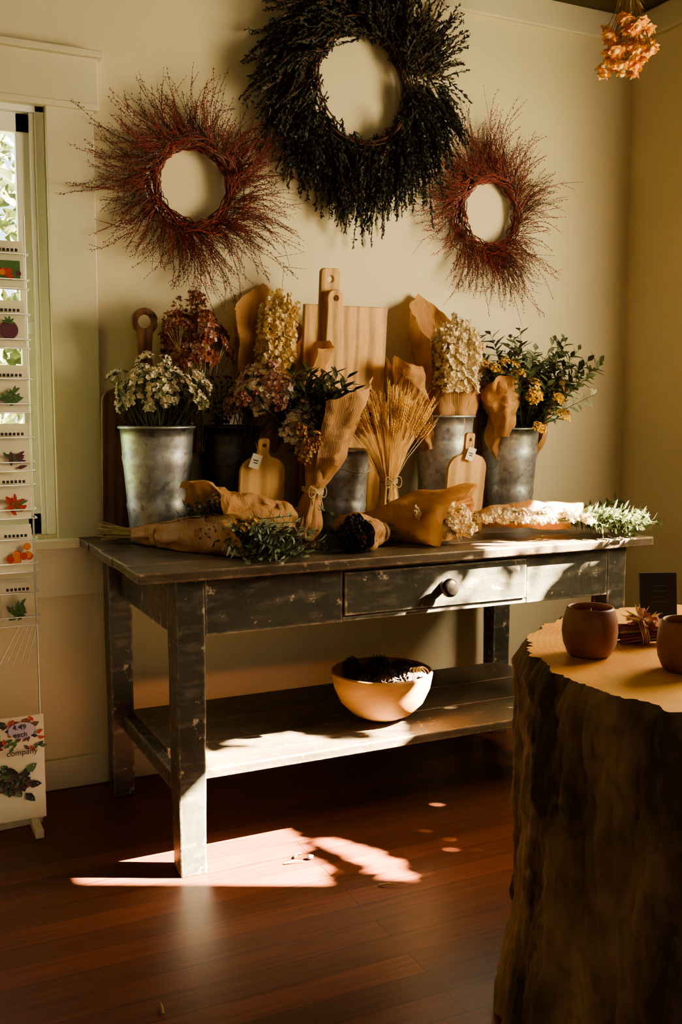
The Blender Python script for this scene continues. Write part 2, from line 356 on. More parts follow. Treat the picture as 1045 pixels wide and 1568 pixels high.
ap('apron_front_rail',1.180,1.802,2.463,2.484,.65,.664);ap('apron_front_toprail',1.180,1.802,2.463,2.484,.792,.802)
ap('drawer_front',1.184,1.798,2.457,2.481,.667,.789)
ap('drawer_box',1.20,1.78,2.481,2.95,.68,.78)
ap('apron_left',.705,.73,2.54,3.09,.65,.802);ap('apron_right',2.15,2.175,2.54,3.09,.65,.802);ap('apron_back',.74,2.115,3.12,3.14,.65,.802)
ap('stretcher_left',.705,.735,2.54,3.09,.215,.265);ap('stretcher_right',2.15,2.18,2.54,3.09,.215,.265)
for i in range(3):
    boxo('shelf_board_%d'%(i+1),.735+(.045 if i==0 else 0),2.15-(.04 if i==0 else 0),2.485+i*.205,2.485+i*.205+.203,.253,.28,'table_top_paint',t,.003)
mb=MB();mb.lathe([(0.0,0),(.016,.001),(.014,.014),(.012,.018),(.022,.026),(.028,.036),(.026,.045),(.015,.051),(0.0005,.052)],(1.503,2.458,.727),'iron_dark',28,axis=(0,-1,0));mb.obj('drawer_knob',t,(1.5,2.45,.727))

# ------------------------------------------------------------------ wreaths
def ringpt(c,rad,th,dy=0,ex=1,ez=1): return V((c[0]+rad*ex*math.cos(th),min(c[1]+dy,3.238),c[2]+rad*ez*math.sin(th)))
def twig_wreath(name,c,rin,rout,n,sd=0):
    mb=MB()
    for i in range(110):
        r0=rin+abs(G(.022));th=U(0,6.28);a=U(.8,2.2);dy=-.035+G(.014);ph=U(0,6)
        mb.tube([ringpt(c,r0+.008*math.sin(ph+q*1.3),th+a*q/9,dy+.008*math.cos(ph+q*1.1)) for q in range(10)],.0019,random.choice(['twig_red','twig_red','twig_brown']),3)
    for i in range(n):
        th=U(0,2*PI)
        dens=noise.noise(V((math.cos(th)*2.2+sd,math.sin(th)*2.2,sd)))
        if R()<.22-dens*.9: continue
        r0=rin+U(0,.06);L=U(.28,1)*(rout-rin)*(1.0+.55*dens);sw=U(.3,1.2)
        if R()<.18:L*=1.38
        dy=-.035+G(.014);dyo=G(.05)-.02
        pts=[];q=7
        p=ringpt(c,r0,th,dy);ang=th+sw*1.25;wb=G(.14)
        for j in range(q):
            pts.append(p.copy());ang+=-(sw*.17)+G(.09)+wb*.4
            p=p+V((math.cos(ang),dyo*1.1/L*.5,math.sin(ang)))*(L/(q-1))
            p.y=min(p.y,3.240)
        mat='twig_red' if R()<.62 else 'twig_brown'
        mb.tube(pts,.0014,mat,3,.0005)
        nb=int(L/.009)
        for j in range(nb):
            u=(.1+.9*j/nb)*(q-1)-1e-4;a=int(u);pp=pts[a].lerp(pts[a+1],u-a)
            mb.blob(pp+V((G(.003),-abs(G(.003)),G(.003))),U(.0012,.0029),mat,True)
        if R()<.65:
            for kk in range(random.randint(1,3)):
                a=random.randint(1,5);dd=(pts[a+1]-pts[a]).normalized()+V((G(.45),G(.2),G(.45)));p2=pts[a]+dd*L*U(.18,.34);p2.y=min(p2.y,3.240)
                mb.tube([pts[a],p2],.0009,mat,3,.0004)
                for j in range(5): mb.blob(pts[a].lerp(p2,(j+1)/5),.0019,mat,True)
    return mb.obj(name,None,c)
twig_wreath('twig_wreath',(1.0,3.245,1.965),.115,.335,760,0)
twig_wreath('twig_wreath',(2.145,3.245,1.965),.115,.315,720,3.3)
def cedar_wreath(name,c,rin,rout,n):
    mb=MB()
    for i in range(70):
        r0=rin+.03+abs(G(.03));th=U(0,6.28);a=U(.8,2.2);dy=-.05+G(.02)
        mb.tube([ringpt(c,r0,th+a*q/9,dy) for q in range(10)],.003,'twig_brown',4)
    for i in range(n):
        th=U(0,2*PI);r0=rin+.01+U(.0,.18);L=U(.09,.19);dy=-.03-abs(G(.035))
        low=max(0,-math.sin(th))
        if R()<.12: L*=1.35
        tang=V((-math.sin(th),0,math.cos(th)));rad=V((math.cos(th),0,math.sin(th)))
        k=U(.1,.9)
        tang=-tang if math.cos(th)>-.2 and math.sin(th)<.2 else tang
        d=(tang*U(.4,1.0)+rad*k+V((0,G(.25)-.12,-.30-.35*low))).normalized()
        p=ringpt(c,r0,th,dy);pts=[];q=6
        for j in range(q):
            pts.append(p.copy());d=(d+V((0,G(.05),-.07-.06*low+G(.06)))+rad*.06+V((G(.05),0,0))).normalized();p=p+d*(L/(q-1))
            rr=V((p.x-c[0],0,p.z-c[2]))
            if rr.length<rin: p+=rr.normalized()*(rin-rr.length)
            p.y=min(p.y,3.215 if p.z>2.66 else 3.238);p.z=min(p.z,CZ-.02)
        mb.tube(pts,.002,'twig_brown',3,.001)
        nl=int(L/.0048)
        for j in range(nl):
            u=(j/nl)*(q-1);a=min(int(u),q-2);pp=pts[a].lerp(pts[a+1],u-a);dd=(pts[a+1]-pts[a]).normalized()
            dd=(dd*1.2+V((G(.55),G(.55),G(.55)))).normalized()
            mb.leaf(pp,dd,U(.014,.026)*(1-.4*j/nl),U(.005,.009),'leaf_dark')
    return mb.obj(name,None,c)
cedar_wreath('cedar_wreath',(1.60,3.245,2.345),.148,.42,1250)

# ------------------------------------------------------------------ buckets
def bucket(name,x,y,z,h,rt,rb,mat='galvanised',bail=None):
    e=empty(name,(x,y,z));mb=MB()
    prof=[(0,.006),(rb*.96,.006),(rb,.0),(rb+.002,.004)]
    for j in range(1,13):
        tt=j/12;rr=rb+(rt-rb)*tt
        prof.append((rr+(.0025 if j in(4,9) else 0),h*tt))
        if j in(4,9): prof.append((rr+.0005,h*tt+.006))
    prof+=[(rt+.006,h-.002),(rt+.007,h+.004),(rt+.002,h+.007),(rt-.004,h+.003),(rt-.004,h-.01),(rb-.003,.01),(0,.0095)]
    mb.lathe(prof,(x,y,z),mat,56);mb.obj('shell',e,(x,y,z))
    if bail:
        mb=MB()
        for sgn in(-1,1):
            a=bail+ (PI if sgn<0 else 0);cx=x+math.cos(a)*(rt+.003);cy=y+math.sin(a)*(rt+.003)
            rot=Matrix.Rotation(a,3,'Z')
            mb.box((cx,cy,z+h-.03),(.003,.016,.022),mat,rot)
            mb.lathe([(.010,-.003),(.012,0),(.010,.003),(.005,.003),(.005,-.003),(.010,-.003)],(cx+math.cos(a)*.006,cy+math.sin(a)*.006,z+h-.02),mat,16,axis=(math.cos(a),math.sin(a),0))
        pts=[]
        dx,dy=math.cos(bail),math.sin(bail)
        for q in range(17):
            ph=PI*q/16;rr=rt+.012
            pts.append(V((x+dx*rr*math.cos(ph)+dy*.9*rr*math.sin(ph),y+dy*rr*math.cos(ph)-dx*.9*rr*math.sin(ph),z+h-.02-.05*math.sin(ph))))
        mb.tube(pts,.0022,'wire',6);mb.obj('bail_handle',e,(x,y,z))
    return e
bucket('galvanized_bucket',.812,3.02,TZ,.352,.113,.086)
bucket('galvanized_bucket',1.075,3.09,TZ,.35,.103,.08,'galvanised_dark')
bucket('galvanized_bucket',1.435,3.02,TZ,.27,.098,.082,bail=.5)
bucket('galvanized_bucket',1.873,3.07,TZ,.38,.106,.082)
bucket('galvanized_bucket',2.145,3.05,TZ,.335,.106,.079)

# ------------------------------------------------------------------ cutting boards
def arc(cx,cz,r,a0,a1,n=8): return [(cx+r*math.cos(math.radians(a0+(a1-a0)*i/n)),cz+r*math.sin(math.radians(a0+(a1-a0)*i/n))) for i in range(n+1)]
import bmesh
def plate(name,loops,th,mat,x,y,z,lean=0,yaw=0,tag=None):
    bm=bmesh.new();ed=[]
    for lp in loops:
        vs=[bm.verts.new((p[0],0,p[1])) for p in lp]
        for i in range(len(vs)): ed.append(bm.edges.new((vs[i],vs[(i+1)%len(vs)])))
    bmesh.ops.triangle_fill(bm,use_beauty=True,use_dissolve=True,edges=ed)
    r=bmesh.ops.extrude_face_region(bm,geom=bm.faces[:])
    bmesh.ops.translate(bm,verts=[g for g in r['geom'] if isinstance(g,bmesh.types.BMVert)],vec=(0,th,0))
    bmesh.ops.recalc_face_normals(bm,faces=bm.faces[:])
    me=bpy.data.meshes.new(name);bm.to_mesh(me);bm.free();me.materials.append(MATS[mat])
    e=empty(name,(x,y,z));e.rotation_euler=(-lean,0,yaw)
    o=bpy.data.objects.new('board',me);COL.objects.link(o);o.parent=e;bev(o,.003)
    if tag:
        mb=MB();tx,tz=tag
        mb.tube([V((tx,-.004,tz)),V((tx+.006,-.008,tz-.02)),V((tx+.002,-.008,tz-.035))],.0012,'twine',4)
        rot=Matrix.Rotation(.3,3,'Y');mb.box((tx,-.01,tz-.055),(.016,.0006,.022),'card_cream',rot)
        mb.box((tx,-.0108,tz-.052),(.009,.0003,.0015),'ink_dark',rot);mb.box((tx,-.0108,tz-.06),(.007,.0003,.0015),'ink_dark',rot)
        o=mb.obj('price_tag');o.parent=e
    return e
def circ(cx,cz,r,n=16): return arc(cx,cz,r,0,360-360/n,n-1)
def paddle(w,h,hh,hw,sr=.04,cr=.02,hole=.008):
    o=arc(-w/2+cr,cr,cr,180,270)+arc(w/2-cr,cr,cr,270,360)+arc(w/2-sr,h-sr,sr,0,80)
    o+=[(hw/2+.006,h+.004),(hw/2,h+.018)]+arc(hw/2-.01,h+hh-.01,.01,0,90,4)+arc(-hw/2+.01,h+hh-.01,.01,90,180,4)+[(-hw/2,h+.018),(-hw/2-.006,h+.004)]
    o+=arc(-w/2+sr,h-sr,sr,100,180)
    return [o,circ(0,h+hh-.022,hole)]
w_,h_=.31,.755
lp=[(-w_/2,0),(w_/2,0),(w_/2,h_)]+[(-.03,h_),(-.03,h_+.10)]+arc(-.045,h_+.105,.015,0,90,4)+arc(-.085,h_+.105,.015,90,180,4)+[(-.10,h_+.1),(-.10,h_),(-w_/2,h_)]
plate('cutting_board',[lp,circ(-.065,h_+.085,.011)],.02,'wood_oak',1.485,3.135,TZ+.002,-.095)
plate('cutting_board',[[(-.03,0),(.03,0),(.034,.5),(.028,.74)]+arc(0,.775,.03,0,180,8)+[(-.028,.74),(-.034,.5)],circ(0,.775,.009)],.014,'wood_oak',1.43,3.105,TZ+.002,-.09)
hr=.042
lp=arc(-.115,.02,.02,180,270)+arc(.115,.02,.02,270,360)+arc(.095,.43,.04,0,75)+[(.035,.50),(.022,.57),(.024,.62)]+arc(0,.68,hr,-52,232,18)+[(-.024,.62),(-.022,.57),(-.035,.50)]+arc(-.095,.43,.04,105,180)
plate('cutting_board',[lp,circ(0,.68,.021,20)],.022,'wood_walnut',.80,3.15,TZ+.002,-.09)
plate('cutting_board',paddle(.17,.50,.15,.045,.05,.02),.02,'wood_oak',2.06,3.165,TZ+.002,-.07)
plate('cutting_board',paddle(.148,.262,.06,.034,.045,.012,.006),.014,'wood_pale',1.095,2.885,TZ+.002,-.16,tag=(-.03,.31))
plate('cutting_board',paddle(.150,.255,.075,.034,.05,.012,.006),.014,'wood_pale',1.845,2.90,TZ+.002,-.16,tag=(.0,.315))

# ------------------------------------------------------------------ paper and flowers
def interp(prof,t):
    for (a,ra),(b_,rb) in zip(prof,prof[1:]):
        if t<=b_:
            u=(t-a)/(b_-a);u=u*u*(3-2*u);return ra+(rb-ra)*u
    return prof[-1][1]
def paper(mb,base,d,L,prof,hint,amp=.25,wrap=1.0,flat=1.0,seed=0,cr=.012,zmin=None,fold=.10,ni=64,nj=30,mat='kraft'):
    base=V(base);d=V(d).normalized();h=V(hint);a=(h-d*h.dot(d)).normalized();b_=d.cross(a)
    k=len(mb.v)
    for j in range(nj+1):
        t=j/nj;r=interp(prof,t)
        for i in range(ni+1):
            ph=(-1+2*i/ni)*PI*wrap;Lp=L*(1+amp*max(0,t-.2)/.8*(1-2*abs(ph)/PI))
            g=1+fold*math.sin(ph*6+seed+math.sin(t*4))*(1-t*.6)+.10*math.sin(ph*2+seed*2+t*5)
            rr=r*g*(1+.05*i/ni)
            p=base+d*(t*Lp)+a*(rr*math.cos(ph))+b_*(rr*flat*math.sin(ph))
            nv=noise.noise_vector(p*14+V((seed,seed,0)))+noise.noise_vector(p*33+V((0,seed,seed)))*.5
            nv=V([abs(q)**.8*(1 if q>0 else -1) for q in nv])
            p=p+nv*cr*(.4+.8*t)
            if zmin is not None and p.z<zmin: p.z=zmin+(.002*abs(nv.x))
            if p.y>3.235: p.y=3.235
            mb.v.append(p)
    for j in range(nj):
        for i in range(ni):
            mb.face((k+j*(ni+1)+i,k+j*(ni+1)+i+1,k+(j+1)*(ni+1)+i+1,k+(j+1)*(ni+1)+i),mat,False)
def tie(mb,c,d,r,mat='twine',bow=True):
    d=V(d).normalized();x,y=perp(d);c=V(c)
    for q in range(4):
        o=d*(q-1.5)*.004
        mb.tube([c+o+(x*math.cos(a)+y*math.sin(a))*r+d*.002*math.sin(a*2) for a in [2*PI*i/18 for i in range(19)]],.0018,mat,4)
    if bow:
        f=V((0,-1,0));s=c+f*r
        for sg in(-1,1):
            mb.tube([s+V((sg*.03*math.sin(u*PI),-.006*math.sin(u*PI),.018*math.sin(u*2*PI))) for u in [i/8 for i in range(9)]],.0016,mat,4)
            mb.tube([s,s+V((sg*.012,-.006,-.02)),s+V((sg*.02,-.004,-.055))],.0014,mat,4)
def stems(mb,base,d,L,n,r,sp,mat='stem_dry',th=.0016):
    base=V(base);d=V(d).normalized();x,y=perp(d)
    for i in range(n):
        a=U(0,6.28);q=math.sqrt(R());o=x*math.cos(a)+y*math.sin(a)
        mb.tube([base+o*r*q,base+d*L*.5+o*(r+sp*.3)*q,base+d*L+o*(r+sp)*q+V((G(.004),G(.004),G(.004)))],th,mat,4,th*.7)
def spikes(mb,base,d,L,w,ns,nf,s,mats,taper=.55,rad=.019):
    base=V(base);d=V(d).normalized();x,y=perp(d)
    for k in range(ns):
        a=k*2.4;q=math.sqrt((k+.5)/ns)*w;o=(x*math.cos(a)+y*math.sin(a));st=base+o*q*.75
        dd=(d*1+o*q*1.0).normalized();LL=L*U(.85,1.05)*(1-.25*q/w)
        mb.tube([st-dd*.05,st+dd*LL],.0016,'stem_dry',4)
        x2,y2=perp(dd)
        for i in range(nf):
            t=i/nf;an=U(0,6.28);on=x2*math.cos(an)+y2*math.sin(an);rr=rad*(1-taper*t)*U(.5,1.1)
            c=st+dd*(LL*t)+on*rr;c.y=min(c.y,3.23)
            mb.floret(c,on+dd*.4,s*U(.7,1.15)*(1-.3*t),random.choice(mats),5)
def umbel(mb,base,top,nrm,r,n,s,mats,stem='stem_green'):
    base=V(base);top=V(top);nrm=V(nrm).normalized();x,y=perp(nrm);fork=base.lerp(top,.8)
    mb.tube([base,base.lerp(fork,.5)+V((G(.004),G(.004),0)),fork],.0017,stem,4)
    for i in range(n):
        a=i*2.4;q=math.sqrt((i+.5)/n);o=x*math.cos(a)+y*math.sin(a)
        c=top+o*r*q+nrm*(r*.55*(1-q*q))+V((G(.003),G(.003),G(.003)))
        if i%4==0: mb.tube([fork,c],.0007,stem,3)
        c.y=min(c.y,3.235)
        mb.floret(c,nrm+o*q,s*U(.75,1.2),random.choice(mats),5)
def spray(mb,base,d,L,nl,ll,lw,mat,bend=(0,0,-.15),zmin=None,stem='stem_green'):
    p=V(base);d=V(d).normalized();pts=[];q=8
    for j in range(q+1):
        pts.append(p.copy());d=(d+V(bend)/q+V((G(.04),G(.04),G(.04)))).normalized();p=p+d*(L/q)
        p.y=min(p.y,3.22)
        if zmin and p.z<zmin:p.z=zmin
    mb.tube(pts,.0016,stem,4,.0008)
    for i in range(nl):
        u=(.2+.8*i/nl)*q-1e-3;a=int(u);pp=pts[a].lerp(pts[a+1],u-a);dd=(pts[a+1]-pts[a]).normalized();x,y=perp(dd);an=i*2.3+G(.3)
        o=x*math.cos(an)+y*math.sin(an);ld=(dd*.8+o).normalized()
        e=pp+ld*ll
        if e.y>3.235: ld.y=-abs(ld.y)
        if zmin and e.z<zmin: ld.z=abs(ld.z)*.3
        mb.leaf(pp,ld,ll*U(.7,1.15),lw*U(.8,1.2),mat,nrm=dd)
def dome(mb,base,c,rx,rz,n,ur,uf,s,mats,stem='stem_green',jit=.2):
    base=V(base);c=V(c)
    for i in range(n):
        z=1-(i+.5)/n*1.25;a=i*2.39996;q=math.sqrt(max(0,1-z*z));nr=V((q*math.cos(a),q*math.sin(a),z))
        p=c+V((nr.x*rx,nr.y*rx,nr.z*rz))*U(1-jit*1.4,1+jit*.6);p.y=min(p.y,3.2)
        umbel(mb,base+V((G(.02),G(.02),0)),p,nr+V((G(.3),G(.3),.4)),ur*U(.75,1.2),uf,s,random.choice(mats) if isinstance(mats[0],list) else mats,stem)

mb=MB();dome(mb,(.812,3.02,1.08),(.815,3.0,1.275),.13,.11,44,.024,26,.0100,['floret_white','floret_white','floret_cream','stem_green'],jit=.3)
for i in range(9): spray(mb,(.82,3.02,1.12),(G(.6),G(.4),1),.16,8,.02,.008,'leaf_green')
mb.obj('white_statice_bouquet',None,(.812,3.02,1.19))
mb=MB();dome(mb,(.95,3.08,1.1),(.945,3.09,1.42),.105,.15,42,.027,26,.010,['floret_red','floret_red','floret_pink'],'stem_dry',.35)
for i in range(8):
    d=V((U(-.5,.5),G(.15),1)).normalized();p=V((.945,3.09,1.46));mb.tube([p,p+d*.13],.001,'stem_dry',3)
    for k in range(10): mb.floret(p+d*(.06+.008*k)+V((G(.006),G(.006),G(.004))),V((G(1),G(1),1)),.008,'floret_red')
mb.obj('red_dried_flower_bouquet',None,(.945,3.09,1.2))
mb=MB();dome(mb,(1.10,3.05,1.1),(1.145,2.95,1.265),.115,.10,44,.026,28,.0100,[['floret_white','floret_cream','floret_pink'],['floret_pink','floret_pink','floret_red'],['floret_white','floret_pink']],jit=.3)
for i in range(10): spray(mb,(1.06,3.1,1.15),(U(-.6,.3),G(.2),1),.2,10,.03,.012,'leaf_green')
for i in range(14): umbel(mb,(1.18,2.93,1.15),(1.225+G(.028),2.83,1.20+G(.035)),(.1,-.9,.3),.024,26,.010,['floret_pink','floret_white','floret_cream'])
mb.obj('pink_statice_bouquet',None,(1.12,3.03,1.2))
# tall wrapped bouquet left
mb=MB()
paper(mb,(1.17,3.11,1.02),(.10,.0,1),.50,[(0,.03),(.3,.045),(.55,.09),(1,.125)],(.1,1,0),.30,.62,.95,2,.012)
paper(mb,(1.19,3.04,1.10),(.26,-.06,1),.34,[(0,.03),(.3,.06),(1,.105)],(.9,.1,0),.20,.42,1,5,.010)
spikes(mb,(1.205,3.03,1.32),(.09,-.02,1),.33,.065,15,120,.0125,['floret_straw','floret_cream','floret_straw'],.5,.022)
paper(mb,(1.18,3.05,1.12),(.1,-.1,1),.20,[(0,.035),(.4,.06),(1,.082)],(0,-1,0),.1,.62,1,8,.008)
mb.obj('wrapped_larkspur_bouquet',None,(1.17,3.1,1.2))
# tall wrapped bouquet right (stands in bucket 4)
mb=MB()
paper(mb,(1.865,3.09,1.0),(.01,.0,1),.52,[(0,.03),(.3,.05),(.6,.085),(1,.112)],(-.15,1,0),.26,.66,.95,11,.009)
paper(mb,(1.885,3.05,1.17),(.03,-.03,1),.17,[(0,.07),(.5,.085),(1,.085)],(.2,-1,0),.0,.62,1,14,.006)
paper(mb,(1.80,3.04,1.10),(-.28,-.05,1),.28,[(0,.03),(.4,.05),(1,.07)],(-1,-.3,0),.25,.4,1,17,.014)
spikes(mb,(1.885,3.01,1.30),(.03,.0,1),.27,.085,17,110,.0145,['floret_cream','floret_cream','floret_white'],.3,.024)
mb.obj('wrapped_statice_bouquet',None,(1.875,3.08,1.2))
mb=MB()
paper(mb,(2.07,3.02,1.06),(-.04,-.05,1),.30,[(0,.02),(.2,.04),(.42,.03),(1,.085)],(-.3,1,0),.15,.8,.9,21,.018)
paper(mb,(2.06,2.99,1.14),(-.05,-.05,1),.20,[(0,.03),(.3,.05),(1,.08)],(.2,-1,0),.1,.6,.9,22,.018)
for i in range(9): umbel(mb,(2.06,3.0,1.2),(2.05+G(.04),2.96+G(.03),1.38+G(.015)),(G(.3),-.6,1),.018,26,.006,['yarrow','berry_ochre'])
for i in range(22): spray(mb,(2.06,3.0,1.23),(G(.5),G(.3)-.2,1),.17,10,.03,.012,'leaf_dark')
mb.obj('wrapped_yarrow_bouquet',None,(2.07,3.03,1.2))
mb=MB();paper(mb,(1.78,3.1,1.12),(-.2,0,1),.24,[(0,.03),(1,.07)],(-1,0,0),.35,.5,1,23,.016);mb.obj('kraft_paper_wrap',None,(1.78,3.1,1.15))
# bucket 5: eucalyptus + yarrow
mb=MB()
for i in range(70): spray(mb,(2.17+G(.02),3.04+G(.02),1.12),(G(.33)+.16,G(.28)-.15,1),U(.22,.43),20,.05,.02,random.choice(['leaf_green','leaf_sage','leaf_sage','leaf_green']))
for i in range(7): umbel(mb,(2.17,3.0,1.15),(2.17+G(.035),2.88+G(.02),1.24+G(.05)),(.1,-.8,.8),.025,50,.0055,['yarrow'])
paper(mb,(2.19,3.05,1.05),(.16,-.02,1),.30,[(0,.05),(.4,.085),(1,.12)],(.9,.2,0),.1,.5,1,27,.012)
mb.obj('eucalyptus_yarrow_bouquet',None,(2.15,3.05,1.16))
# leaning wrapped bouquet (centre)
mb=MB();bb=V((1.205,2.81,TZ+.01));dd=V((.27,.04,1)).normalized()
paper(mb,bb,dd,.42,[(0,.036),(.12,.05),(.36,.026),(.6,.07),(1,.115)],(.85,-.5,0),.28,.52,.9,31,.010,zmin=TZ+.004)
paper(mb,bb,dd,.24,[(0,.04),(.2,.045),(.62,.026),(1,.055)],(-1,-.4,0),.1,.6,.9,33,.012,zmin=TZ+.004)
tie(mb,bb+dd*.152,dd,.034)
for i in range(100): spray(mb,bb+dd*.22+V((-.01,.03,0)),(dd+V((G(.28)-.14,G(.2)+.05,G(.2)))),U(.18,.33),20,.055,.014,random.choice(['leaf_green','leaf_dark','leaf_green']))
for i in range(12): umbel(mb,bb+dd*.22,bb+dd*U(.26,.34)+V((G(.03)-.05,-.04+G(.02),G(.02))),(-.2,-1,.5),.02,22,.006,['berry_ochre','floret_red'])
mb.obj('wrapped_leafy_bouquet',None,(1.215,2.82,TZ))
# wheat sheaf
mb=MB();c=V((1.525,2.84,TZ));tz=.175
for i in range(185):
    a=U(0,6.28);q=math.sqrt(R());o=V((math.cos(a),math.sin(a)*.8,0))
    foot=c+o*q*.06+V((0,0,.002));k=c+V((0,0,tz))+o*q*.024
    h=U(.36,.45)*(1-.14*q);top=c+V((-.005,0,h))+o*q*U(.11,.15)+V((G(.008),G(.008),0))
    md=k.lerp(top,.5)+o*q*-.012
    mb.tube([foot,k,md,top],.0016,'wheat',3,.001)
    d=(top-md).normalized();x,y=perp(d);x=x*math.cos(a)+y*math.sin(a)
    HL=U(.045,.065)
    for j in range(12):
        s=1 if j%2 else -1;pp=top+d*(HL*j/12)+x*s*.0035
        mb.blob(pp,.0050,'wheat',True,(.6,.6,1.7),(d+x*s*.35).normalized())
        if j%2==0:
            e=pp+(d+x*s*.16+V((G(.05),G(.05),0)))*U(.04,.075);w2=x.cross(d)*.0006
            mb.quad([pp-w2,pp+w2,e],'wheat')
tie(mb,c+V((0,0,tz)),(0,0,1),.029,'raffia',True)
mb.obj('wheat_sheaf',None,c)

# ---- bouquets lying on the table
def lying(name,a,b_,prof,seed,fill,hint=(0,0,-1),amp=.2,wrap=1.0,flat=.62,cr=.012,tiepos=.2):
    a=V(a);b_=V(b_);d=(b_-a);L=d.length;d.normalize();mb=MB()
    paper(mb,a,d,L,prof,hint,amp,wrap,1,seed,cr,zmin=TZ+.003)
    fill(mb,a,d,L);tie(mb,a+d*L*tiepos,d,interp(prof,tiepos)+.003,'raffia',False)
    mb.obj(name,None,a)
def f1(mb,a,d,L):
    stems(mb,a+d*.04,-d,.17,44,.014,.016,'stem_dry',.0018)
    for i in range(80): spray(mb,a+d*L*U(.45,.75)+V((0,0,.02)),(d+V((G(.22)+.1,G(.22),G(.12)+.02))),U(.16,.34),20,.034,.009,random.choice(['leaf_green','leaf_sage']),(0,0,-.35),TZ+.006)
    for i in range(10): umbel(mb,a+d*L*.7,a+d*L*U(.75,1.0)+V((G(.025),G(.03),.045+G(.012))),(0,-.3,1),.014,18,.006,['berry_ochre','yarrow'])
lying('wrapped_greenery_bouquet',(.72,2.955,TZ+.035),(.98,2.60,TZ+.042),[(0,.02),(.15,.028),(.45,.052),(1,.068)],41,f1)
def f2(mb,a,d,L):
    stems(mb,a+d*.04,-d,.12,22,.014,.012)
    for i in range(30): spray(mb,a+d*L*.55,(d+V((G(.25),G(.25),G(.15)))),U(.12,.22),14,.03,.01,random.choice(['leaf_green','leaf_dark']),(0,0,-.2),TZ+.006)
    for i in range(14): umbel(mb,a+d*L*.6,a+d*L*U(.8,1)+V((G(.02),G(.02),.03+G(.02))),(0,-.4,1),.016,18,.006,['floret_white','berry_ochre'])
lying('wrapped_flower_bouquet',(1.16,2.80,TZ+.07),(.91,2.78,TZ+.10),[(0,.04),(.2,.055),(.45,.068),(1,.08)],43,f2,(0,.5,1),.4,.8,cr=.022)
def f3(mb,a,d,L):
    stems(mb,a,-d,.10,60,.022,.02,'stem_dry',.0018)
    e=a+d*L*.95
    x,y=perp(d)
    for i in range(330):
        an=U(0,6.28);q=math.sqrt(R());o=x*math.cos(an)+y*math.sin(an);p=e+o*q*.058+d*(.035*(1-q*q)+G(.006));p.z=max(p.z,TZ+.008)
        mb.blob(p,U(.004,.0068),'berry_dark')
        if i%6==0: mb.floret(p+d*.004,d+V((G(.5),G(.5),G(.5))),.007,'berry_dark')
    for i in range(40):
        p=a-d*U(.06,.1)+V((G(.018),G(.018),G(.012)+.005));p.z=max(p.z,TZ+.006);mb.floret(p,V((G(1),G(1),1)),.016,random.choice(['raffia','stem_dry']))
    for i in range(20): spray(mb,a+d*L*.6,V((d.x+G(.4)-.3,d.y+G(.3)+.6,G(.15)+.05)),U(.10,.18),12,.03,.009,'leaf_green',(0,0,-.3),TZ+.006)
lying('wrapped_dark_berry_bouquet',(1.40,2.64,TZ+.04),(1.255,2.535,TZ+.052),[(0,.024),(.3,.034),(1,.066)],47,f3,(0,0,1),.1,1.0,tiepos=.12)
def f4(mb,a,d,L):
    for i in range(40): umbel(mb,a+d*L*.4,a+d*L*U(.84,1.0)+V((G(.03),G(.02),G(.022)+.005)),d+V((G(.4),G(.4),.3)),.018,22,.009,['floret_cream','floret_white','floret_cream'])
    for i in range(160):
        x,y=perp(d);an=U(0,6.28);o=x*math.cos(an)+y*math.sin(an);p=a+d*L*.9+o*.04;e=p+(d+o*.25)*U(.04,.08);e.z=max(e.z,TZ+.005)
        mb.tube([p,e],.0008,'wheat',3)
lying('wrapped_cream_bouquet',(1.40,2.84,TZ+.05),(1.61,2.555,TZ+.08),[(0,.018),(.2,.036),(.6,.075),(1,.10)],53,f4,(-.3,.3,1),.2,1.0,cr=.009,tiepos=.1)
def f5(mb,a,d,L):
    for i in range(60): umbel(mb,a+d*L*.3,a+d*L*U(.15,.95)+V((G(.025),-.06+G(.022),.008+abs(G(.013)))),(G(.3),-.5,1),.016,24,.0075,['floret_white','floret_cream'])
    for i in range(50): spray(mb,a+d*L*U(.7,1)+V((0,-.03,.015)),(d+V((G(.2),G(.25)+.05,G(.12)+.05))),U(.12,.26),16,.04,.014,random.choice(['leaf_sage','leaf_green']),(0,0,-.3),TZ+.006)
    stems(mb,a,-d,.08,24,.014,.012)
lying('wrapped_white_bouquet',(1.72,2.68,TZ+.05),(2.06,2.56,TZ+.05),[(0,.025),(.25,.045),(.6,.062),(1,.065)],59,f5,(0,.45,1),.10,.55,cr=.008,tiepos=.1)

# ------------------------------------------------------------------ bowl on lower shelf
e=empty('wooden_bowl',(1.42,2.68,.281));mb=MB()
outer=[(0,.0),(.055,.0),(.06,.004),(.095,.02),(.13,.055),(.15,.10),(.158,.145),(.157,.152),(.150,.152),(.141,.10),(.12,.06),(.085,.03),(0,.02)]
mb.lathe(outer,(1.42,2.68,.281),'wood_bowl',72);mb.obj('bowl_shell',e,(1.42,2.68,.281))
mb=MB()
for i in range(16):
    a=i*2.4;q=.115*math.sqrt(i/16);c=V((1.42+q*math.cos(a),2.68+q*math.sin(a),.28+.122+.012*(i%3)))
    ax=V((G(1),G(1),G(.5))).normalized();x,y=perp(ax)
    mb.blob(c,.024,'soil_dark',False,(1,1,1.3),ax)
    for s_ in range(70):
        t_=s_/70;an=s_*2.4;rr=.027*math.sin(PI*(.1+.85*t_));o=x*math.cos(an)+y*math.sin(an)
        p=c+ax*(.036*(2*t_-1))+o*rr*.7;mb.leaf(p,(o+ax*.5),.014,.013,'soil_dark',nrm=ax)
mb.obj('pine_cones',e,(1.42,2.68,.4))
mb=MB()
